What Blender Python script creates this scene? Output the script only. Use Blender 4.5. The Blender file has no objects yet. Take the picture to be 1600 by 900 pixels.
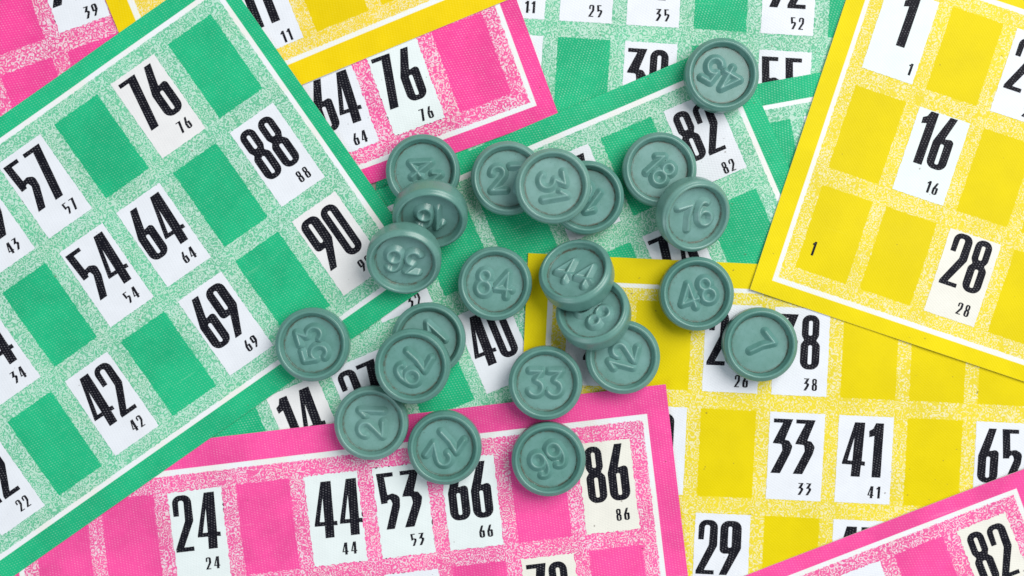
import bpy, bmesh, math, random
import numpy as np
from mathutils import Vector, Matrix, geometry

# ------------------------------------------------------------------ scale, camera, light
S = 0.00016                       # metres per design unit (a token is 115 units, about 18 mm)
DIST = 2000.0                     # camera height in design units
scene = bpy.context.scene
COL = scene.collection
rnd = random.Random(7)

cam_d = bpy.data.cameras.new("camera")
cam = bpy.data.objects.new("camera", cam_d)
COL.objects.link(cam)
cam.location = (0, 0, (DIST + 4) * S)
cam_d.sensor_width = 36.0
cam_d.lens = 36.0 * DIST / 1600.0
cam_d.dof.use_dof = True
cam_d.dof.focus_distance = (DIST - 28) * S
cam_d.dof.aperture_fstop = 5.6
cam_d.clip_start = 0.01
cam_d.clip_end = 20.0
scene.camera = cam

world = bpy.data.worlds.new("World")
scene.world = world
world.use_nodes = True
bg = world.node_tree.nodes["Background"]
bg.inputs[0].default_value = (0.86, 0.93, 1.0, 1)
bg.inputs[1].default_value = 0.35


def area(name, loc, target, size, size_y, power, color):
    d = bpy.data.lights.new(name, 'AREA')
    d.shape = 'RECTANGLE'
    d.size, d.size_y, d.energy, d.color = size, size_y, power, color
    o = bpy.data.objects.new(name, d)
    COL.objects.link(o)
    o.location = loc
    o.rotation_euler = (Vector(target) - Vector(loc)).to_track_quat('-Z', 'Y').to_euler()
    return o


area("window_light", (0.62, 0.46, 0.98), (0, 0, 0), 0.90, 0.90, 18.5, (1.0, 0.975, 0.94))
area("sky_light", (-0.62, -0.72, 0.62), (0, 0, 0), 0.6, 0.6, 3.2, (0.86, 0.93, 1.0))

scene.view_settings.view_transform = 'Standard'
scene.view_settings.look = 'None'
scene.view_settings.exposure = 0.0
scene.view_settings.gamma = 1.0


# ------------------------------------------------------------------ node helpers
class NT:
    def __init__(self, name):
        self.m = bpy.data.materials.new(name)
        self.m.use_nodes = True
        self.t = self.m.node_tree
        self.b = self.t.nodes["Principled BSDF"]

    def n(self, kind, **kw):
        x = self.t.nodes.new(kind)
        for k, v in kw.items():
            setattr(x, k, v)
        return x

    def put(self, sock, v):
        if isinstance(v, bpy.types.NodeSocket):
            self.t.links.new(v, sock)
        elif v is not None:
            sock.default_value = v

    def m_(self, op, a, b=None, c=None):
        x = self.n('ShaderNodeMath', operation=op)
        self.put(x.inputs[0], a)
        if b is not None:
            self.put(x.inputs[1], b)
        if c is not None:
            self.put(x.inputs[2], c)
        return x.outputs[0]

    def mx(self, *a):
        r = a[0]
        for q in a[1:]:
            r = self.m_('MAXIMUM', r, q)
        return r

    def step(self, x, e0, e1):
        q = self.n('ShaderNodeMapRange', clamp=True, interpolation_type='SMOOTHSTEP')
        self.put(q.inputs[0], x)
        q.inputs[1].default_value, q.inputs[2].default_value = e0, e1
        return q.outputs[0]

    def mix(self, f, a, b, mode='MIX'):
        x = self.n('ShaderNodeMix', data_type='RGBA', blend_type=mode)
        self.put(x.inputs[0], f)
        self.put(x.inputs[6], a)
        self.put(x.inputs[7], b)
        return x.outputs[2]

    def noise(self, vec, scale, detail=2.0, rough=0.5, dist=0.0, w=None):
        x = self.n('ShaderNodeTexNoise', noise_dimensions='4D' if w is not None else '3D')
        self.put(x.inputs['Vector'], vec)
        if w is not None:
            self.put(x.inputs['W'], w)
        x.inputs['Scale'].default_value = scale
        x.inputs['Detail'].default_value = detail
        x.inputs['Roughness'].default_value = rough
        x.inputs['Distortion'].default_value = dist
        return x.outputs[0]

    def uv(self):
        x = self.n('ShaderNodeUVMap', uv_map="flat")
        s = self.n('ShaderNodeSeparateXYZ')
        self.t.links.new(x.outputs[0], s.inputs[0])
        return x.outputs[0], s.outputs[0], s.outputs[1]

    def weave(self, u, v, per=4.3, ang=0.5):
        """linen embossing of the card stock: rows of short dashes"""
        c, s = math.cos(ang), math.sin(ang)
        a = self.m_('ADD', self.m_('MULTIPLY', u, c), self.m_('MULTIPLY', v, s))
        b = self.m_('ADD', self.m_('MULTIPLY', u, -s), self.m_('MULTIPLY', v, c))
        sa = self.m_('SINE', self.m_('MULTIPLY', b, 2 * math.pi / per))
        row = self.m_('FLOOR', self.m_('MULTIPLY', b, 1 / per))
        sh = self.m_('MULTIPLY', row, per * 0.9)
        sb = self.m_('SINE', self.m_('MULTIPLY', self.m_('ADD', a, sh), 2 * math.pi / (per * 1.3)))
        return self.m_('MULTIPLY', self.m_('ADD', sa, self.m_('MULTIPLY', sb, 0.8)), 0.5)

    def bump(self, h, strength, dist):
        x = self.n('ShaderNodeBump')
        x.inputs['Strength'].default_value = strength
        x.inputs['Distance'].default_value = dist
        self.put(x.inputs['Height'], h)
        self.t.links.new(x.outputs[0], self.b.inputs['Normal'])

    def surf(self, color=None, rough=None, spec=None):
        self.put(self.b.inputs['Base Color'], color)
        self.put(self.b.inputs['Roughness'], rough)
        self.put(self.b.inputs['Specular IOR Level'], spec)


PAPER = (0.76, 0.79, 0.82, 1)
INK = {'green': (0.011, 0.43, 0.195, 1), 'yellow': (0.74, 0.60, 0.0003, 1), 'pink': (0.84, 0.075, 0.32, 1)}
PALE = {'green': (0.66, 0.84, 0.75, 1), 'yellow': (0.80, 0.70, 0.06, 1), 'pink': (0.84, 0.76, 0.83, 1)}


MOT = {'green': (0.16, 0.66), 'yellow': (0.05, 0.66), 'pink': (0.05, 0.78)}
MSH = {'green': 0.0, 'yellow': 0.55, 'pink': 0.45}


def card_material(c):
    k = NT(c['color'] + "_card_print")
    uv, u, v = k.uv()
    pu, pv, cw, ch = c['pu'], c['pv'], c['cw'], c['ch']
    U1, V1 = 8 * pu + cw, 2 * pv + ch
    ml, mt, mr, mb = c['m']
    seed = c['seed']
    off = k.n('ShaderNodeVectorMath', operation='ADD')
    k.put(off.inputs[0], uv)
    off.inputs[1].default_value = (seed * 371.0, seed * 97.0, seed * 13.0)
    P = off.outputs[0]
    nz = k.noise(P, 0.22, 1.0)
    nz2 = k.noise(P, 0.31, 1.0, 0.5, 0.3)
    j = 5.0 if c['color'] == 'pink' else 3.6
    uj = k.m_('ADD', u, k.m_('MULTIPLY', k.m_('SUBTRACT', nz, 0.5), j))
    vj = k.m_('ADD', v, k.m_('MULTIPLY', k.m_('SUBTRACT', nz2, 0.5), j))

    def incell(x, p, w):
        m = k.m_('FLOORED_MODULO', x, p)
        d = k.m_('SUBTRACT', k.m_('ABSOLUTE', k.m_('SUBTRACT', m, w / 2)), w / 2)
        return k.step(d, 0.6, -0.6)
    cell = k.m_('MULTIPLY', incell(uj, pu, cw), incell(vj, pv, ch))

    def side(uu, vv):
        return k.mx(k.m_('MULTIPLY', uu, -1 / ml), k.m_('MULTIPLY', k.m_('SUBTRACT', uu, U1), 1 / mr),
                    k.m_('MULTIPLY', vv, -1 / mt), k.m_('MULTIPLY', k.m_('SUBTRACT', vv, V1), 1 / mb))
    s, sj = side(u, v), side(uj, vj)
    gate = k.m_('LESS_THAN', sj, 0.05)
    border = k.step(s, 1 + 3.4 / 27, 1 + 4.6 / 27)
    inner = k.step(sj, 1 - 4.8 / 27, 1 - 3.6 / 27)
    line = k.m_('MULTIPLY', inner, k.m_('SUBTRACT', 1.0, border))
    solid = k.m_('MAXIMUM', k.m_('MULTIPLY', cell, gate), border)
    # curly scribble ground between the squares
    wv = k.n('ShaderNodeVectorMath', operation='MULTIPLY_ADD')
    wn = k.n('ShaderNodeTexNoise')
    k.put(wn.inputs['Vector'], P)
    wn.inputs['Scale'].default_value = 0.10
    k.t.links.new(wn.outputs[1], wv.inputs[0])
    wv.inputs[1].default_value = (5, 5, 0)
    k.t.links.new(P, wv.inputs[2])
    vo = k.n('ShaderNodeTexVoronoi', feature='F1')
    k.t.links.new(wv.outputs[0], vo.inputs['Vector'])
    vo.inputs['Scale'].default_value = 1 / 9.0
    vo.inputs['Randomness'].default_value = 0.55
    ring = k.m_('SINE', k.m_('ADD', k.m_('MULTIPLY', vo.outputs['Distance'], 2 * math.pi * 9.0 / 3.3),
                             k.m_('MULTIPLY', k.noise(P, 0.11, 0), 16.0)))
    brk = k.m_('MULTIPLY', k.m_('SUBTRACT', k.noise(P, 0.42, 1.0), 0.5), 4.6)
    patch = k.m_('MULTIPLY', k.m_('SUBTRACT', k.noise(P, 0.03, 2.0), 0.5), 1.8)
    curl = k.step(k.m_('ADD', k.m_('ADD', ring, brk), patch), -0.75 + MSH[c['color']], 0.95 + MSH[c['color']])
    lo_, hi_ = MOT[c['color']]
    curl = k.m_('ADD', lo_, k.m_('MULTIPLY', curl, hi_ - lo_))
    white = k.m_('MAXIMUM', line, k.m_('MULTIPLY', curl, k.m_('SUBTRACT', 1.0, solid)))
    # ink: uneven lay-down, worn specks in the linen grain, faint scuffs
    w = k.weave(u, v, 3.7, c['wang'])
    tone = k.noise(P, 0.012, 4.0, 0.6)
    ink = c.get('ink', INK[c['color']])
    dk = tuple(q * (0.95 if c['color'] == 'yellow' else 0.86) for q in ink[:3]) + (1,)
    lt = tuple(min(1, q * 1.06 + 0.001) for q in ink[:3]) + (1,)
    inkc = k.mix(k.step(tone, 0.3, 0.7), dk, lt)
    wear = k.m_('MULTIPLY', k.step(w, 0.15, 0.80), k.step(k.noise(P, 0.10, 3.0, 0.7), 0.20, 0.80))
    inkc = k.mix(k.m_('MULTIPLY', wear, 0.70 * c.get('wear', 0.42)), inkc, PALE[c['color']])
    if c['color'] == 'yellow':                         # the squares took a heavier coat of ink than the border
        heavy = k.m_('MULTIPLY', k.m_('MULTIPLY', cell, gate), k.m_('ADD', 0.55, k.m_('MULTIPLY', k.noise(P, 0.016, 3.0, 0.6), 0.4)))
        inkc = k.mix(k.m_('MULTIPLY', heavy, 0.32), inkc, (0.57, 0.45, 0.0003, 1))
    sc = k.n('ShaderNodeMapping')
    k.put(sc.inputs[0], P)
    sc.inputs['Rotation'].default_value = (0, 0, 0.6 + seed)
    sc.inputs['Scale'].default_value = (0.006, 0.11, 1)
    scuff = k.step(k.noise(sc.outputs[0], 1.0, 3.0, 0.6), 0.66, 0.80)
    inkc = k.mix(k.m_('MULTIPLY', scuff, 0.16), inkc, PALE[c['color']])
    papn = k.noise(P, 0.02, 3.0)
    pap = k.mix(k.step(papn, 0.35, 0.7), PAPER, (0.76, 0.76, 0.72, 1))
    pap = k.mix(k.m_('MULTIPLY', curl, 0.0 if c['color'] != 'yellow' else 0.6), pap, (0.84, 0.80, 0.48, 1))
    if c['color'] == 'green':
        pap = k.mix(k.m_('SUBTRACT', 0.55, k.m_('MULTIPLY', line, 0.55)), pap, PALE['green'])
    colr = k.mix(white, inkc, pap)
    fleck = k.step(k.noise(P, 0.16, 0.0), 0.86, 0.90)
    colr = k.mix(k.m_('MULTIPLY', fleck, 0.55), colr, (0.10, 0.07, 0.04, 1))
    k.surf(colr, k.m_('ADD', 0.40, k.m_('MULTIPLY', tone, 0.14)), 0.10)
    k.bump(k.m_('ADD', w, k.m_('MULTIPLY', k.noise(P, 0.35, 2.0), 0.9)), 0.22, 0.00009)
    return k.m


def panel_material(name, tone):
    k = NT(name)
    uv, u, v = k.uv()
    w = k.weave(u, v, 3.7, 0.5)
    n = k.noise(uv, 0.03, 4.0, 0.6)
    a = tuple(q * 0.95 for q in tone) + (1,)
    colr = k.mix(k.step(n, 0.3, 0.7), tone + (1,), a)
    colr = k.mix(k.m_('MULTIPLY', k.step(k.noise(uv, 0.15, 0.0), 0.855, 0.89), 0.6), colr, (0.12, 0.09, 0.07, 1))
    k.surf(colr, 0.45, 0.16)
    k.bump(w, 0.2, 0.00009)
    return k.m


def numeral_material():
    k = NT("black_number_ink")
    uv, u, v = k.uv()
    w = k.weave(u, v, 3.7, 0.5)
    n = k.noise(uv, 0.09, 3.0, 0.7)
    wear = k.m_('MULTIPLY', k.step(w, 0.25, 0.80), k.step(n, 0.34, 0.66))
    colr = k.mix(k.m_('MULTIPLY', wear, 0.17), (0.006, 0.006, 0.011, 1), (0.70, 0.70, 0.75, 1))
    k.surf(colr, 0.5, 0.08)
    k.bump(w, 0.2, 0.00009)
    return k.m


def edge_material():
    k = NT("cut_card_edge")
    g = k.n('ShaderNodeNewGeometry')
    k.surf(k.mix(k.noise(g.outputs['Position'], 900.0, 2.0), (0.84, 0.80, 0.71, 1), (0.62, 0.57, 0.49, 1)), 0.8, 0.2)
    return k.m


def token_material():
    k = NT("green_moulded_plastic")
    tc = k.n('ShaderNodeTexCoord')
    oi = k.n('ShaderNodeObjectInfo')
    w = k.m_('MULTIPLY', oi.outputs['Random'], 60.0)
    P = tc.outputs['Object']
    big = k.noise(P, 260.0, 3.0, 0.6, 0, w)
    fine = k.noise(P, 2600.0, 3.0, 0.6, 0, w)
    base = k.mix(k.step(big, 0.3, 0.7), (0.098, 0.244, 0.208, 1), (0.123, 0.282, 0.246, 1))
    base = k.mix(k.m_('MULTIPLY', k.step(fine, 0.35, 0.75), 0.25), base, (0.145, 0.315, 0.275, 1))
    # grime: patchy specks, with a broken line of dust along the foot of the rim
    sx = k.n('ShaderNodeSeparateXYZ')
    k.put(sx.inputs[0], P)
    r = k.m_('SQRT', k.m_('ADD', k.m_('MULTIPLY', sx.outputs[0], sx.outputs[0]), k.m_('MULTIPLY', sx.outputs[1], sx.outputs[1])))
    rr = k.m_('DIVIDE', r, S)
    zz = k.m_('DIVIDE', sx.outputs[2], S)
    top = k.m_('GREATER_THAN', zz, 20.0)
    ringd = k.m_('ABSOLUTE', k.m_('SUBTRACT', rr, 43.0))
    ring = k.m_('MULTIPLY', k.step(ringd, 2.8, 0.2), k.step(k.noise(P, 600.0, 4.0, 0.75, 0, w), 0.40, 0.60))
    near = k.step(rr, 30.0, 44.0)
    inside = k.m_('LESS_THAN', rr, 46.0)
    spk = k.step(k.noise(P, 3000.0, 1.0, 0.5, 0, w), 0.66, 0.73)
    spk = k.m_('MULTIPLY', spk, k.m_('ADD', 0.15, k.m_('MULTIPLY', near, 0.85)))
    spk = k.m_('MULTIPLY', spk, inside)
    dust_sheen = k.m_('MULTIPLY', k.m_('MULTIPLY', k.step(rr, 44.0, 40.0), top), k.m_('ADD', 0.20, k.m_('MULTIPLY', k.step(big, 0.3, 0.75), 0.45)))
    base = k.mix(dust_sheen, base, (0.172, 0.342, 0.328, 1))  # patchy floor dust, its blue-grey also painting in the sky's reflection
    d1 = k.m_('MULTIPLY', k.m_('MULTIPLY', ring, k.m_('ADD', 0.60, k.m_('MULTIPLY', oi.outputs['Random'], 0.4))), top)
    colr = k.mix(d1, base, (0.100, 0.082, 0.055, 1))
    colr = k.mix(k.m_('MULTIPLY', k.m_('MULTIPLY', spk, 0.75), top), colr, (0.060, 0.075, 0.065, 1))
    at = k.n('ShaderNodeAttribute', attribute_type='OBJECT', attribute_name='shade')
    hs = k.n('ShaderNodeHueSaturation')
    k.put(hs.inputs['Color'], colr)
    k.put(hs.inputs['Value'], k.m_('ADD', 1.0, k.m_('MULTIPLY', at.outputs['Fac'], 0.09)))
    k.put(hs.inputs['Saturation'], k.m_('ADD', 1.0, k.m_('MULTIPLY', at.outputs['Fac'], -0.07)))
    colr = hs.outputs[0]
    k.surf(colr, k.m_('ADD', 0.20, k.m_('MULTIPLY', fine, 0.20)), 0.6)
    k.bump(k.m_('ADD', k.m_('MULTIPLY', fine, 0.6), big), 0.10, 0.00012)
    return k.m


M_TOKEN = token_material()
M_INK = numeral_material()
M_EDGE = edge_material()
M_PANEL = {'cool': panel_material("white_card_stock", (0.74, 0.77, 0.82)),
           'cream': panel_material("cream_card_stock", (0.77, 0.76, 0.69)),
           'plain': panel_material("off_white_card_stock", (0.755, 0.755, 0.76)),
           'mint': panel_material("pale_card_stock", (0.73, 0.80, 0.80))}


# ------------------------------------------------------------------ object helpers
def new_obj(name, mesh, parent=None):
    o = bpy.data.objects.new(name, mesh)
    COL.objects.link(o)
    o.parent = parent
    return o


def empty(name, label, cat, group, loc, rot=(0, 0, 0)):
    o = bpy.data.objects.new(name, None)
    COL.objects.link(o)
    o.empty_display_size = 0.01
    o.location = loc
    o.rotation_euler = rot
    o['label'], o['category'], o['group'] = label, cat, group
    return o


# ------------------------------------------------------------------ table
bm = bmesh.new()
bmesh.ops.create_grid(bm, x_segments=8, y_segments=8, size=0.6)
me = bpy.data.meshes.new("table_top")
bm.to_mesh(me)
bm.free()
tk = NT("pale_table")
tg = tk.n('ShaderNodeNewGeometry')
tk.surf(tk.mix(tk.noise(tg.outputs['Position'], 40.0, 4.0), (0.36, 0.33, 0.29, 1), (0.44, 0.41, 0.37, 1)), 0.6, 0.3)
me.materials.append(tk.m)
t = new_obj("table_top", me)
t.location = (0, 0, -0.05 * S)
t['kind'] = 'structure'

# ------------------------------------------------------------------ printed numerals (units: 85 high, y down)
# each point (x, y[, corner radius])
GLYPH = {
    '0': ([(0, 0, 13), (29, 0, 13), (29, 85, 13), (0, 85, 13)], [[(11.5, 9, 2.6), (17.5, 9, 2.6), (17.5, 76, 2.6), (11.5, 76, 2.6)]], 29),
    '1': ([(10, 0), (22.5, 0), (21.5, 85), (7.5, 85), (8.5, 20), (0.5, 22.5), (0, 12.5), (6, 9, 3)], [], 22.5),
    '2': ([(0, 31), (0, 0, 12), (30, 0, 12), (30, 40, 8), (11, 78.5, .5), (26.5, 78.5), (26.5, 85), (-2, 85), (-2, 80), (17, 39, 5), (18, 8, 3.6), (9.5, 8, 3.6), (8.5, 31)], [], 30),
    '3': ([(0, 0), (30, 0), (18.5, 32.5, 1), (25, 33.5, 4), (30.8, 42, 5), (28, 53, 5), (13.5, 85), (-1.5, 85), (15.3, 49, 4), (14, 39.3, 3), (0, 38.5), (0.6, 36), (14.5, 6.2), (0, 6.2)], [], 31),
    '4': ([(17, 0), (33, 0), (30.8, 60.5), (36, 61), (36, 67.5), (30, 67), (29, 85), (14.8, 85), (15.8, 66.5), (0, 66), (0, 63.5)], [[(17.4, 23.5), (16.2, 60.3), (8.6, 60)]], 36),
    '5': ([(0, 0), (26, 0), (26, 6.3), (12, 6.5), (14, 33.5, 1), (22, 31.5, 6), (33, 37, 8), (31.5, 53, 5), (19.5, 85), (6.5, 85), (20.5, 47, 4), (18, 39.5, 3), (13, 42, 2), (13, 45.5), (3, 46)], [], 33),
    '6': ([(15, 0), (27, 0), (17, 35.5, 1), (32, 32, 11), (32, 85, 13), (0, 85, 13), (0, 43, 8)], [[(13, 44, 2.6), (19, 44, 2.6), (19, 77, 2.6), (13, 77, 2.6)]], 32),
    '7': ([(0, 0), (31, 0), (16, 85), (2, 85), (15.5, 6.6), (0, 6.6)], [], 30),
    '8': ([(1, 0, 12), (28, 0, 12), (28, 32, 9), (24, 39.5, 1.5), (30, 46, 9), (30, 85, 13), (0, 85, 13), (0, 46, 9), (5, 39.5, 1.5), (1, 32, 9)],
          [[(11.5, 9, 2.6), (17.5, 9, 2.6), (17.5, 32, 2.6), (11.5, 32, 2.6)], [(12, 47, 2.6), (18, 47, 2.6), (18, 77, 2.6), (12, 77, 2.6)]], 30),
    '9': ([(0, 0, 13), (33, 0, 12), (33.5, 43, 8), (12.5, 85), (0.5, 85), (15, 51.5, 1), (0, 52, 11)], [[(12.5, 9, 2.6), (18.5, 9, 2.6), (18.5, 42, 2.6), (12.5, 42, 2.6)]], 33),
}


def fillet(pts):
    out = []
    n = len(pts)
    for i, p in enumerate(pts):
        q = Vector(p[:2])
        r = p[2] if len(p) > 2 else 0
        if r <= 0:
            out.append(q)
            continue
        a, b = Vector(pts[i - 1][:2]) - q, Vector(pts[(i + 1) % n][:2]) - q
        la, lb = a.length, b.length
        a.normalize()
        b.normalize()
        half = a.angle(b) / 2
        tl = min(r / math.tan(half), la * 0.5, lb * 0.5)
        s, e = q + a * tl, q + b * tl
        for k in range(7):
            f = k / 6
            # conic through s, e with control q, close to a circular arc
            wq = math.sin(half)
            den = (1 - f) ** 2 + 2 * wq * f * (1 - f) + f * f
            out.append((s * (1 - f) ** 2 + q * (2 * wq * f * (1 - f)) + e * f * f) / den)
    return out


def glyph_tris(ch):
    o, holes, w = GLYPH[ch]
    loops = [[Vector((p.x, p.y, 0)) for p in fillet(l)] for l in [o] + holes]
    flat = [p for l in loops for p in l]
    return flat, geometry.tessellate_polygon(loops)


GT = {c: glyph_tris(c) for c in GLYPH}


def number_bm(text, x, y, sx, sy, track):
    """flat triangles of a printed number in card units"""
    bm = bmesh.new()
    for ch in text:
        pts, tris = GT[ch]
        vs = [bm.verts.new((x + p.x * sx, y + p.y * sy, 0)) for p in pts]
        for t_ in tris:
            try:
                bm.faces.new([vs[i] for i in t_])
            except ValueError:
                pass
        x += GLYPH[ch][2] * sx + track
    return bm


def number_width(text, sx, track):
    return sum(GLYPH[c][2] * sx for c in text) + track * (len(text) - 1)


# ------------------------------------------------------------------ cards
# x, y: image-plane place of the first square's corner (design units), a: turn (deg), squares' pitch and size,
# m: margin to the white rule, b: border outside the rule (left, top, right, bottom)
CARDS = [
    dict(key='G3', color='green', x=671.9, y=-118.2, a=3.55, pu=105.2, pv=162.7, cw=82.5, ch=137.3, m=(27, 27, 27, 27), b=(32, 32, 32, 32), wear=.55, mot=-.25,
         nums={(1, 0): '11', (2, 0): '25', (3, 0): '35', (5, 0): '52', (1, 1): '10', (3, 1): '30', (5, 1): '55'},
         label="green bingo card along the top edge with 30 and 55 half covered"),
    dict(key='P2', color='pink', x=-261.6, y=37.2, a=-19.99, pu=109.3, pv=165.1, cw=84.8, ch=135.2, m=(27, 27, 27, 27), b=(32, 32, 31, 30), wear=.42, ink=(0.82, 0.058, 0.29, 1),
         nums={(3, 0): '39', (6, 2): '64', (7, 2): '76'}, label="pink bingo card at upper left showing 64 and 76, yellow card lying over it"),
    dict(key='Y1', color='yellow', x=119.1, y=-287.4, a=-22.4, pu=109.7, pv=162.0, cw=87.4, ch=132.0, m=(31, 27, 27, 26), b=(36, 32, 32, 41),
         nums={(1, 2): '11'}, ink=(0.78, 0.57, 0.001, 1), label="yellow bingo card at the top edge showing 11, lying over the pink card"),
    dict(key='G4', color='green', x=1150.0, y=201.0, a=-10.2, pu=107.0, pv=164.0, cw=86.0, ch=138.0, m=(27, 24, 27, 27), b=(32, 39, 32, 32), wear=.55,
         nums={(1, 0): ''}, label="green bingo card wedged under the right yellow card, only its blank corner showing"),
    dict(key='G2', color='green', x=251.4, y=509.2, a=-23.11, pu=106.6, pv=166.8, cw=86.0, ch=131.5, m=(27, 28, 27, 27), b=(33, 34, 33, 33), wear=.5,
         nums={(3, 0): '32', (6, 0): '67', (8, 0): '82', (1, 1): '14', (2, 1): '27', (4, 1): '40', (7, 1): '74'},
         label="green bingo card in the middle under most tokens, showing 82 and 40"),
    dict(key='Y3', color='yellow', x=887.1, y=463.6, a=2.72, pu=107.8, pv=163.7, cw=86.4, ch=137.1, m=(27, 22, 27, 27), b=(38, 43, 33, 33), wear=.15,
         nums={(0, 0): '2', (2, 0): '26', (3, 0): '38', (1, 1): '10', (3, 1): '33', (4, 1): '41', (6, 1): '65', (2, 2): '29', (4, 2): '47'},
         label="yellow bingo card at lower right showing 33, 41, 65 and 29"),
    dict(key='P3', color='pink', x=48.9, y=795.2, a=-6.80, pu=107.1, pv=167.4, cw=84.4, ch=142.2, m=(27, 30, 27, 27), b=(38, 47, 38, 33), wear=.35,
         nums={(2, 0): '24', (4, 0): '44', (5, 0): '53', (6, 0): '66', (8, 0): '86', (5, 1): '', (7, 1): '70'},
         label="pink bingo card along the bottom showing 24, 44, 53, 66 and 86"),
    dict(key='P4', color='pink', x=708.9, y=1131.2, a=-21.06, pu=105.2, pv=162.0, cw=81.3, ch=138.0, m=(27, 25, 25, 27), b=(32, 28, 32, 32), wear=.25,
         nums={(8, 0): '82', (6, 0): ''}, label="pink bingo card in the bottom right corner showing 82"),
    dict(key='Y2', color='yellow', x=1388.3, y=-22.6, a=18.57, pu=105.5, pv=164.3, cw=83.3, ch=135.8, m=(24, 27, 27, 27), b=(32, 32, 32, 28), wear=.10,
         nums={(0, 0): '1', (2, 0): '21', (1, 1): '16', (2, 2): '28'}, label="yellow bingo card at right showing 1, 16 and 28"),
    dict(key='G1', color='green', x=-449.4, y=569.1, a=-35.03, pu=108.7, pv=168.9, cw=82.7, ch=141.6, m=(27, 27, 27, 26), b=(32, 31, 25, 36), wear=.35, mot=-.2,
         nums={(4, 0): '43', (5, 0): '57', (7, 0): '76', (3, 1): '34', (5, 1): '54', (6, 1): '64', (8, 1): '88', (2, 2): '22', (4, 2): '42', (6, 2): '69', (8, 2): '90'},
         label="large tilted green bingo card at left, topmost, showing 57, 64 and 69"),
]
# tone of each white square and shift of its number, where they differ from the usual
TONE = {('P3', 8, 0): 'cream', ('P4', 8, 0): 'cream', ('P3', 7, 1): 'cream', ('G1', 8, 2): 'plain', ('G1', 7, 0): 'plain', ('P3', 4, 0): 'mint', ('P3', 5, 0): 'mint',
        ('P3', 6, 0): 'mint', ('P3', 2, 0): 'mint', ('Y2', 0, 0): 'mint', ('Y2', 1, 1): 'mint', ('Y2', 2, 2): 'cream', ('G2', 1, 1): 'plain', ('P2', 7, 2): 'mint'}
SHIFT = {('Y2', 1, 1): (1, -9), ('Y2', 2, 2): (4, -8), ('Y2', 0, 0): (26, -9), ('Y3', 0, 0): (24, 2), ('P3', 4, 0): (4, 1), ('P3', 2, 0): (1, -4),
         ('G1', 7, 0): (4, -2), ('G1', 8, 1): (0, 0), ('P3', 5, 0): (1, -1), ('P3', 6, 0): (2, -2), ('P3', 8, 0): (4, -4), ('P4', 8, 0): (3, 1)}

CELL = 6.0                                            # height-field raster, design units
X0, X1, Y0, Y1 = -1500, 3300, -1100, 2000
NXR, NYR = int((X1 - X0) / CELL), int((Y1 - Y0) / CELL)
HF = np.zeros((NYR, NXR))
gx, gy = np.meshgrid(X0 + (np.arange(NXR) + .5) * CELL, Y0 + (np.arange(NYR) + .5) * CELL)


def slide(a, r, f):
    for ax in (0, 1):
        p = np.pad(a, [(r, r) if i == ax else (0, 0) for i in (0, 1)], mode='edge')
        st = [np.take(p, range(k, k + a.shape[ax]), axis=ax) for k in range(2 * r + 1)]
        a = f(np.stack(st), axis=0)
    return a


def sample(F, x, y):
    fx = np.clip((np.asarray(x, float) - X0) / CELL - .5, 0, NXR - 1.001)
    fy = np.clip((np.asarray(y, float) - Y0) / CELL - .5, 0, NYR - 1.001)
    i, j = fx.astype(int), fy.astype(int)
    a, b = fx - i, fy - j
    return F[j, i] * (1 - a) * (1 - b) + F[j, i + 1] * a * (1 - b) + F[j + 1, i] * (1 - a) * b + F[j + 1, i + 1] * a * b


THICK = 2.4
STEP = 15.0


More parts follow.
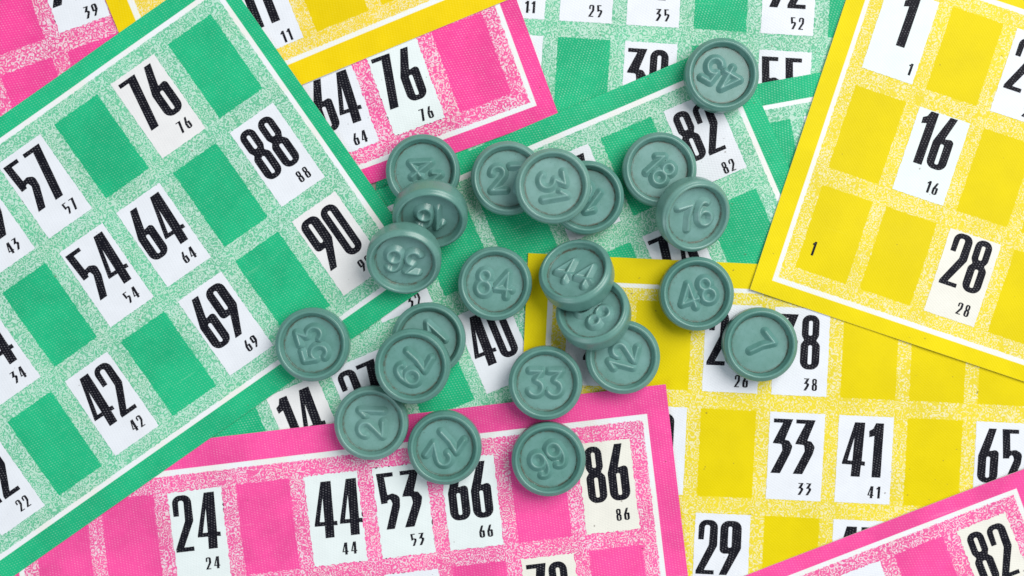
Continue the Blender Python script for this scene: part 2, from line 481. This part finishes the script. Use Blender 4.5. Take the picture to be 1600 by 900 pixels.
def build_card(c, seed):
    global HF
    c['seed'], c['wang'] = seed, 0.45 + 0.25 * math.sin(seed * 2.3)
    th = math.radians(c['a'])
    cs, sn = math.cos(th), math.sin(th)
    U1, V1 = 8 * c['pu'] + c['cw'], 2 * c['pv'] + c['ch']
    ua, ub = -c['m'][0] - c['b'][0], U1 + c['m'][2] + c['b'][2]
    va, vb = -c['m'][1] - c['b'][1], V1 + c['m'][3] + c['b'][3]

    def img(u, v):
        return c['x'] + cs * u - sn * v, c['y'] + sn * u + cs * v
    # rest the sheet on whatever already lies there
    B = slide(HF, 9, np.max)
    B = slide(slide(B, 4, np.mean), 4, np.mean) + 0.15
    if c['key'] in ('Y2', 'P2', 'P4', 'G1', 'P3'):     # corners lift a little off the pile
        for cu_, cv_ in ((ua, va), (ub, va), (ua, vb), (ub, vb)):
            kx, ky = img(cu_, cv_)
            B = B + 3.0 * np.maximum(0, 1 - np.hypot(gx - kx, gy - ky) / 110.0) ** 2
    du, dv = (gx - c['x']) * cs + (gy - c['y']) * sn, -(gx - c['x']) * sn + (gy - c['y']) * cs
    mask = (du > ua) & (du < ub) & (dv > va) & (dv < vb)
    HF = np.where(mask, np.maximum(HF, B + THICK), HF)
    nu, nv = int(math.ceil((ub - ua) / STEP)), int(math.ceil((vb - va) / STEP))
    us, vs = np.linspace(ua, ub, nu + 1), np.linspace(va, vb, nv + 1)
    GU, GV = np.meshgrid(us, vs)
    gxx, gyy = img(GU, GV)
    Z = sample(B, gxx, gyy) + THICK
    mu, mv = (ua + ub) / 2, (va + vb) / 2
    ix, iy = img(mu, mv)
    zc = float(sample(B, ix, iy))
    root = empty("bingo_card", c['label'], "bingo card", "bingo cards laid over one another",
                 ((ix - 800) * S, (450 - iy) * S, zc * S), (0, 0, -th))

    def loc(u, v, z):
        return ((u - mu) * S, -(v - mv) * S, (z - zc) * S)

    def zat(u, v):
        fu = min(max((u - ua) / (ub - ua) * nu, 0), nu - 1e-6)
        fv = min(max((v - va) / (vb - va) * nv, 0), nv - 1e-6)
        i, j = int(fu), int(fv)
        a, b = fu - i, fv - j
        return Z[j, i] * (1 - a) * (1 - b) + Z[j, i + 1] * a * (1 - b) + Z[j + 1, i] * (1 - a) * b + Z[j + 1, i + 1] * a * b
    # the sheet itself
    bm = bmesh.new()
    uvl = bm.loops.layers.uv.new("flat")
    T, Bt = [], []
    for j in range(nv + 1):
        T.append([bm.verts.new(loc(us[i], vs[j], Z[j, i])) for i in range(nu + 1)])
        Bt.append([bm.verts.new(loc(us[i], vs[j], Z[j, i] - THICK)) for i in range(nu + 1)])
    for j in range(nv):
        for i in range(nu):
            f = bm.faces.new((T[j][i], T[j + 1][i], T[j + 1][i + 1], T[j][i + 1]))
            f.smooth = True
            for l, (a, b) in zip(f.loops, ((us[i], vs[j]), (us[i], vs[j + 1]), (us[i + 1], vs[j + 1]), (us[i + 1], vs[j]))):
                l[uvl].uv = (a, b)
            f = bm.faces.new((Bt[j][i], Bt[j][i + 1], Bt[j + 1][i + 1], Bt[j + 1][i]))
            f.material_index = 1
    for j in range(nv):
        for i, s_ in ((0, 1), (nu, -1)):
            q = (T[j][i], Bt[j][i], Bt[j + 1][i], T[j + 1][i])
            bm.faces.new(q if s_ > 0 else q[::-1]).material_index = 1
    for i in range(nu):
        for j, s_ in ((0, -1), (nv, 1)):
            q = (T[j][i], Bt[j][i], Bt[j][i + 1], T[j][i + 1])
            bm.faces.new(q if s_ > 0 else q[::-1]).material_index = 1
    for e in bm.edges:
        if len(e.link_faces) == 2 and e.link_faces[0].material_index != e.link_faces[1].material_index:
            e.smooth = False
    me = bpy.data.meshes.new("card_sheet")
    bm.to_mesh(me)
    bm.free()
    me.materials.append(card_material(c))
    me.materials.append(M_EDGE)
    new_obj("card_sheet", me, root)

    def drape(bm, name, mat, lift, parent):
        """cut a flat print along the sheet's own grid, then lay it on the sheet"""
        xs = [v.co.x for v in bm.verts]
        ys = [v.co.y for v in bm.verts]
        for arr, ax, lo, hi in ((us, 0, min(xs), max(xs)), (vs, 1, min(ys), max(ys))):
            for g in arr:
                if lo < g < hi:
                    no = (1, 0, 0) if ax == 0 else (0, 1, 0)
                    co = (g, 0, 0) if ax == 0 else (0, g, 0)
                    bmesh.ops.bisect_plane(bm, geom=bm.verts[:] + bm.edges[:] + bm.faces[:], plane_co=co, plane_no=no, dist=1e-4)
        uvl = bm.loops.layers.uv.new("flat")
        for f in bm.faces:
            f.smooth = True
            for l in f.loops:
                l[uvl].uv = (l.vert.co.x, l.vert.co.y)
        for v in bm.verts:
            v.co = loc(v.co.x, v.co.y, zat(v.co.x, v.co.y) + lift)
        for f in bm.faces:
            f.normal_update()
            if f.normal.z < 0:
                f.normal_flip()
        me = bpy.data.meshes.new(name)
        bm.to_mesh(me)
        bm.free()
        me.materials.append(mat)
        return new_obj(name, me, parent)
    # white squares and their numbers
    rag = 1.5 if c['color'] == 'pink' else 0.55
    for (cc, rr), num in c['nums'].items():
        r_ = random.Random(seed * 1000 + cc * 10 + rr)
        x0, y0 = cc * c['pu'], rr * c['pv']
        x1, y1 = x0 + c['cw'], y0 + c['ch']
        bm = bmesh.new()
        ring = []
        for (ax, ay), (bx, by) in (((x0, y0), (x1, y0)), ((x1, y0), (x1, y1)), ((x1, y1), (x0, y1)), ((x0, y1), (x0, y0))):
            n = 40
            for k in range(n):
                f = k / n
                jit = 0 if k == 0 else r_.uniform(-rag, rag * .6)
                nx, ny = (by - ay), -(bx - ax)
                ln = math.hypot(nx, ny)
                ring.append(bm.verts.new((ax + (bx - ax) * f + nx / ln * jit, ay + (by - ay) * f + ny / ln * jit, 0)))
        bm.faces.new(ring)
        bmesh.ops.triangulate(bm, faces=bm.faces[:])
        tone = TONE.get((c['key'], cc, rr), 'cool')
        sq = drape(bm, "number_square", M_PANEL[tone], 0.30, root)
        if not num:
            continue
        dx, dy = SHIFT.get((c['key'], cc, rr), (0, 0))
        tr = 4.0
        wn = number_width(num, 1, tr)
        hk = 85.0 * c['ch'] / 137.0 / 85.0
        sx = 1.0 if wn < c['cw'] - 9 else (c['cw'] - 9) / wn
        left = x0 + max(4.5, (c['cw'] - wn * sx) / 2 - 3.5) if len(num) > 1 else x0 + 6
        drape(number_bm(num, left + dx, y0 + 10.5 + dy, sx, hk, tr), "large_number", M_INK, 0.55, sq)
        ssx, ssy = 0.27, 0.222
        w2 = number_width(num, ssx, 4.0)
        drape(number_bm(num, x0 + c['cw'] - 15.5 - w2 + dx * .3, y0 + 109.5 + dy * .5, ssx, ssy, 4.0), "small_number", M_INK, 0.55, sq)
    if c['key'] == 'Y2':                              # a stray printed 1 in a coloured square
        drape(number_bm('1', 15, 2 * c['pv'] + 88, 0.25, 0.26, 4), "small_number", M_INK, 0.55, root)
    return root


for i, c in enumerate(CARDS):
    build_card(c, i + 1)

# ------------------------------------------------------------------ tokens
TR, TH, TRO = 57.0, 38.0, 7.0
FLOOR_Z, FLOOR_R = 25.5, 43.0


def lathe(prof, n, name, close=False):
    bm = bmesh.new()
    rings = [[bm.verts.new((r * S * math.cos(2 * math.pi * k / n), r * S * math.sin(2 * math.pi * k / n), z * S)) for k in range(n)] for r, z in prof]
    for a, b in zip(rings, rings[1:]):
        for k in range(n):
            bm.faces.new((a[k], a[(k + 1) % n], b[(k + 1) % n], b[k])).smooth = True
    if close:
        bm.faces.new(rings[0][::-1])
    me = bpy.data.meshes.new(name)
    bm.to_mesh(me)
    bm.free()
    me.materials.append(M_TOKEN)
    return me


def arc(cx, cz, r, a0, a1, n):
    return [(cx + r * math.cos(math.radians(a0 + (a1 - a0) * k / n)), cz + r * math.sin(math.radians(a0 + (a1 - a0) * k / n))) for k in range(n + 1)]


PROF = ([(47, 0.0)] + arc(TR - 7.6, 6.0, 6.0, -90, -12, 5) + [(TR - 1.2, 6.5), (TR - 0.5, 8.5), (TR, 12.0), (TR, 28.5)]
        + arc(TR - 6.5, 29.2, 6.5, 6, 60, 6) + [(52.6, 36.2)]
        + arc(50.3, 35.2, 2.8, 65, 165, 7) + [(46.9, 33.0), (45.9, 29.5)]
        + arc(FLOOR_R + 1.8, FLOOR_Z + 1.8, 1.8, 195, 262, 3) + [(FLOOR_R - 0.4, FLOOR_Z)])
body_mesh = lathe(PROF, 96, "body", True)
bm = bmesh.new()
rings = [(FLOOR_R - 0.35, 0)] + [(FLOOR_R * q, 0) for q in (.85, .6, .3)]
vr = [[bm.verts.new((r * S * math.cos(2 * math.pi * k / 96), r * S * math.sin(2 * math.pi * k / 96), FLOOR_Z * S)) for k in range(96)] for r, z in rings]
cv = bm.verts.new((0, 0, FLOOR_Z * S))
for a, b in zip(vr, vr[1:]):
    for k in range(96):
        bm.faces.new((a[k], a[(k + 1) % 96], b[(k + 1) % 96], b[k])).smooth = True
for k in range(96):
    bm.faces.new((vr[-1][k], vr[-1][(k + 1) % 96], cv)).smooth = True
face_mesh = bpy.data.meshes.new("face")
bm.to_mesh(face_mesh)
bm.free()
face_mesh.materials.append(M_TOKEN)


def el(cx, cy, rx, ry, a0, a1, n=16):
    return [(cx + rx * math.cos(math.radians(a0 + (a1 - a0) * k / n)), cy + ry * math.sin(math.radians(a0 + (a1 - a0) * k / n))) for k in range(n + 1)]


# crest lines of the moulded digits, y up, 37 high
STROKE = {
    '0': ([el(11, 18.5, 10.5, 18, 0, 360, 28)], 22),
    '1': ([[(1, 28), (9, 37), (9, 0)]], 11),
    '2': ([[(1.5, 27)] + el(11.5, 26.8, 10, 10, 175, -35, 14) + [(14, 14.5), (1, 0.5), (23, 0.5)]], 24),
    '3': ([[(1.5, 37), (20.5, 37), (11, 23)] + el(10.5, 11.2, 11, 11.2, 78, -150, 16)], 22),
    '4': ([[(18.5, 0), (18.5, 37), (0, 11), (25.5, 11)]], 26),
    '5': ([[(20, 37), (5, 37), (2.5, 20)] + el(10.5, 12, 11, 12, 125, -150, 16)], 22),
    '6': ([el(12.5, 15, 12, 21.5, 58, 180, 12) + el(10.8, 10.8, 10.3, 10.8, 180, 540, 26)], 21.5),
    '7': ([[(0, 37), (22, 37), (14, 20), (9.5, 0)]], 22),
    '8': ([el(10, 10, 10, 10, 90, 450, 24), el(10, 28.5, 8, 8.5, -90, 270, 22)], 20),
    '9': ([el(9, 22, 12, 21.5, 238, 360, 12) + el(10.7, 26.2, 10.3, 10.8, 0, 360, 26)], 21.5),
}
CR_W, CR_H, GS = 7.4, 7.6, 0.85


def segs(paths):
    out = []
    for p in paths:
        out += [(a, b) for a, b in zip(p, p[1:])]
    return np.array(out, float)


def digit_mesh(ch, ox, others):
    """ridge of one digit as a little height field standing on the token's face"""
    sg = segs(STROKE[ch][0]) + np.array([ox, -18.5])
    rest = [segs(STROKE[q][0]) + np.array([o2, -18.5]) for q, o2 in others]
    lo, hi = sg.reshape(-1, 2).min(0) - CR_W - 1, sg.reshape(-1, 2).max(0) + CR_W + 1
    nx, ny = int((hi[0] - lo[0]) / GS) + 2, int((hi[1] - lo[1]) / GS) + 2
    X, Y = np.meshgrid(lo[0] + np.arange(nx) * GS, lo[1] + np.arange(ny) * GS)

    def dist(s):
        P = np.stack([X, Y], -1)[..., None, :]
        a, b = s[:, 0], s[:, 1]
        ab = b - a
        t_ = np.clip(((P - a) * ab).sum(-1) / np.maximum((ab * ab).sum(-1), 1e-9), 0, 1)
        return np.linalg.norm(P - (a + t_[..., None] * ab), axis=-1).min(-1)
    d = dist(sg)
    q = np.clip((d - 1.0) / (CR_W - 1.0), 0, 1.15)
    h = CR_H * (1 - q) * (1 - 0.12 * q)
    h = np.where(q >= 1, -0.35 - (q - 1) * 4, h)
    near = np.ones_like(d, bool)
    for s in rest:                                     # neighbours share the ground between them half and half
        near &= d <= dist(s) + 0.75
    keep = (d < CR_W + 0.8) & near
    bm = bmesh.new()
    V = {}
    for j in range(ny - 1):
        for i in range(nx - 1):
            if keep[j:j + 2, i:i + 2].all():
                vs = []
                for jj, ii in ((j, i), (j, i + 1), (j + 1, i + 1), (j + 1, i)):
                    if (jj, ii) not in V:
                        V[(jj, ii)] = bm.verts.new((X[jj, ii] * S, Y[jj, ii] * S, (FLOOR_Z + h[jj, ii]) * S))
                    vs.append(V[(jj, ii)])
                bm.faces.new(vs).smooth = True
    bmesh.ops.smooth_vert(bm, verts=bm.verts[:], factor=0.2, use_axis_x=False, use_axis_y=False, use_axis_z=True)
    me = bpy.data.meshes.new("raised_digit")
    bm.to_mesh(me)
    bm.free()
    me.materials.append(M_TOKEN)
    return me


# number, centre in the picture, reading direction (deg, counter-clockwise), lean direction (deg) or None, how it lies, label
TOKENS = [
    ('45', 1127, 118, 150, None, 'flat', "green token numbered 45, alone at the top where three green cards meet"),
    ('41', 661, 268, -52, None, 'flat', "green token with a sideways 4, half under the tilted token 16"),
    ('27', 793.5, 279, 2, None, 'flat', "green token numbered 27, upright digits, left side of the flat trio"),
    ('10', 917, 309, 143, None, 'flat', "green token mostly hidden under the token numbered 31"),
    ('18', 1030, 265, -48, None, 'flat', "green token numbered 18 beside the printed number 82"),
    ('84', 773.5, 443, -6, None, 'flat', "green token numbered 84 lying flat just above the printed 40"),
    ('48', 1088, 459, 20, None, 'flat', "green token numbered 48 on the yellow card's top border"),
    ('12', 973, 557.5, 75, None, 'flat', "green token numbered 12 at the bottom of the leaning stack of three"),
    ('7', 1187, 538, -52, None, 'flat', "green token with the single digit 7, covering the printed 38"),
    ('33', 852, 598, -1, None, 'flat', "green token numbered 33 at the top edge of the bottom pink card"),
    ('66', 857, 717, 214, None, 'flat', "green token with two round digits, 66 or 99, beside the printed 86"),
    ('53', 488.7, 538, 107, None, 'flat', "green token numbered 53, leftmost, alone on the large green card"),
    ('81', 670, 530, 47, None, 'flat', "green token mostly hidden under the token numbered 79"),
    ('21', 580.5, 660.5, 88, None, 'flat', "green token numbered 21, its digits turned sideways, next to token 72"),
    ('72', 695, 699, 236, None, 'flat', "green token numbered 72 above the printed 53 and 66"),
    ('16', 672, 334.5, 176, -88, 'lean', "green token numbered 16 upside down, leaning between tokens 41 and 36"),
    ('36', 631, 403, 172, -90, 'lean', "green token numbered 36 upside down, tilted steeply over token 16"),
    ('76', 1083, 334, 14, -48, 'lean', "green token numbered 76 leaning on the token numbered 18"),
    ('80', 928, 490, 135, 118, 'lean', "green token with an 8, squeezed between tokens 44 and 12"),
    ('44', 901.5, 430, -22, 118, 'lean', "green token numbered 44, uppermost of the leaning stack of three"),
    ('31', 864, 291, -80, None, 'top', "green token numbered 31 lying flat across two others"),
    ('79', 645, 572, 240, None, 'top', "green token numbered 79 lying flat on top of another token"),
]


def rot_for(lean, ang):
    if lean is None or ang == 0:
        return Matrix.Identity(3)
    ax = Vector((-math.sin(math.radians(lean)), math.cos(math.radians(lean)), 0))
    return Matrix.Rotation(math.radians(ang), 3, ax)


surf = []
for k in range(48):
    f = 2 * math.pi * k / 48
    for r, z in [(46, 0)] + arc(TR - TRO, TRO, TRO, -90, 0, 4) + [(TR, TH / 2)] + arc(TR - TRO, TH - TRO, TRO, 0, 90, 4):
        surf.append((r * math.cos(f), r * math.sin(f), z - TH / 2))
SURF = np.array(surf)


def sdf(p):
    r = np.hypot(p[:, 0], p[:, 1])
    qx, qy = r - (TR - TRO), np.abs(p[:, 2]) - (TH / 2 - TRO)
    return np.hypot(np.maximum(qx, 0), np.maximum(qy, 0)) + np.minimum(np.maximum(qx, qy), 0) - TRO


placed = []


def clearance(R, c):
    best = 1e9
    A = SURF @ R.T + c
    for Rb, cb in placed:
        if np.linalg.norm(cb - c) > 140:
            continue
        best = min(best, sdf((A - cb) @ Rb).min(), sdf(((SURF @ Rb.T + cb) - c) @ R).min())
    return best


def ground_z(R, x, y):
    A = SURF @ R.T
    h = sample(HF, 800 + x + A[:, 0], 450 - (y + A[:, 1]))
    return float((h - A[:, 2]).max())


def settle(px, py, lean, how):
    def xy(z):
        f = (DIST + 4 - z) / DIST
        return (px - 800) * f, (450 - py) * f
    ang = 0.0
    while True:
        R = np.array(rot_for(lean, ang))
        z = TH / 2 + 6
        for _ in range(3):
            x, y = xy(z + 5)
            z = ground_z(R, x, y)
        c = np.array([x, y, z])
        if how == 'flat' or ang > 60:
            break
        if how == 'top':
            while clearance(R, c) < -0.15:
                c[2] += 0.5
                c[0], c[1] = xy(c[2] + 5)
            break
        if clearance(R, c) >= -3.2:
            break
        ang += 0.5
    placed.append((R, c))
    return ang, c


for num, px, py, rd, lean, how, label in TOKENS:
    ang, c = settle(px, py, lean, how)
    print("token", num, "tilt %.1f" % ang, "z %.1f" % c[2], "clear %.2f" % (0 if how != 'flat' else min(9, clearance(placed[-1][0], c) if len(placed) < 2 else 9)))
    Rm = rot_for(lean, ang).to_4x4() @ Matrix.Rotation(math.radians(rd), 4, 'Z')
    Mw = Matrix.Translation(Vector(c) * S) @ Rm @ Matrix.Translation((0, 0, -TH / 2 * S))
    root = empty("bingo_token", label, "bingo token", "bingo tokens scattered on the cards", Mw.to_translation())
    root.rotation_euler = Mw.to_euler()
    shade = rnd.uniform(-1, 1)
    bo = new_obj("body", body_mesh, root)
    fo = new_obj("face", face_mesh, root)
    bo['shade'] = fo['shade'] = shade
    gap = 7.0
    tw = sum(STROKE[q][1] for q in num) + gap * (len(num) - 1)
    xs, x = [], -tw / 2
    for q in num:
        xs.append(x)
        x += STROKE[q][1] + gap
    for i, q in enumerate(num):
        do = new_obj("raised_digit", digit_mesh(q, xs[i], [(num[k], xs[k]) for k in range(len(num)) if k != i]), fo)
        do['shade'] = shade
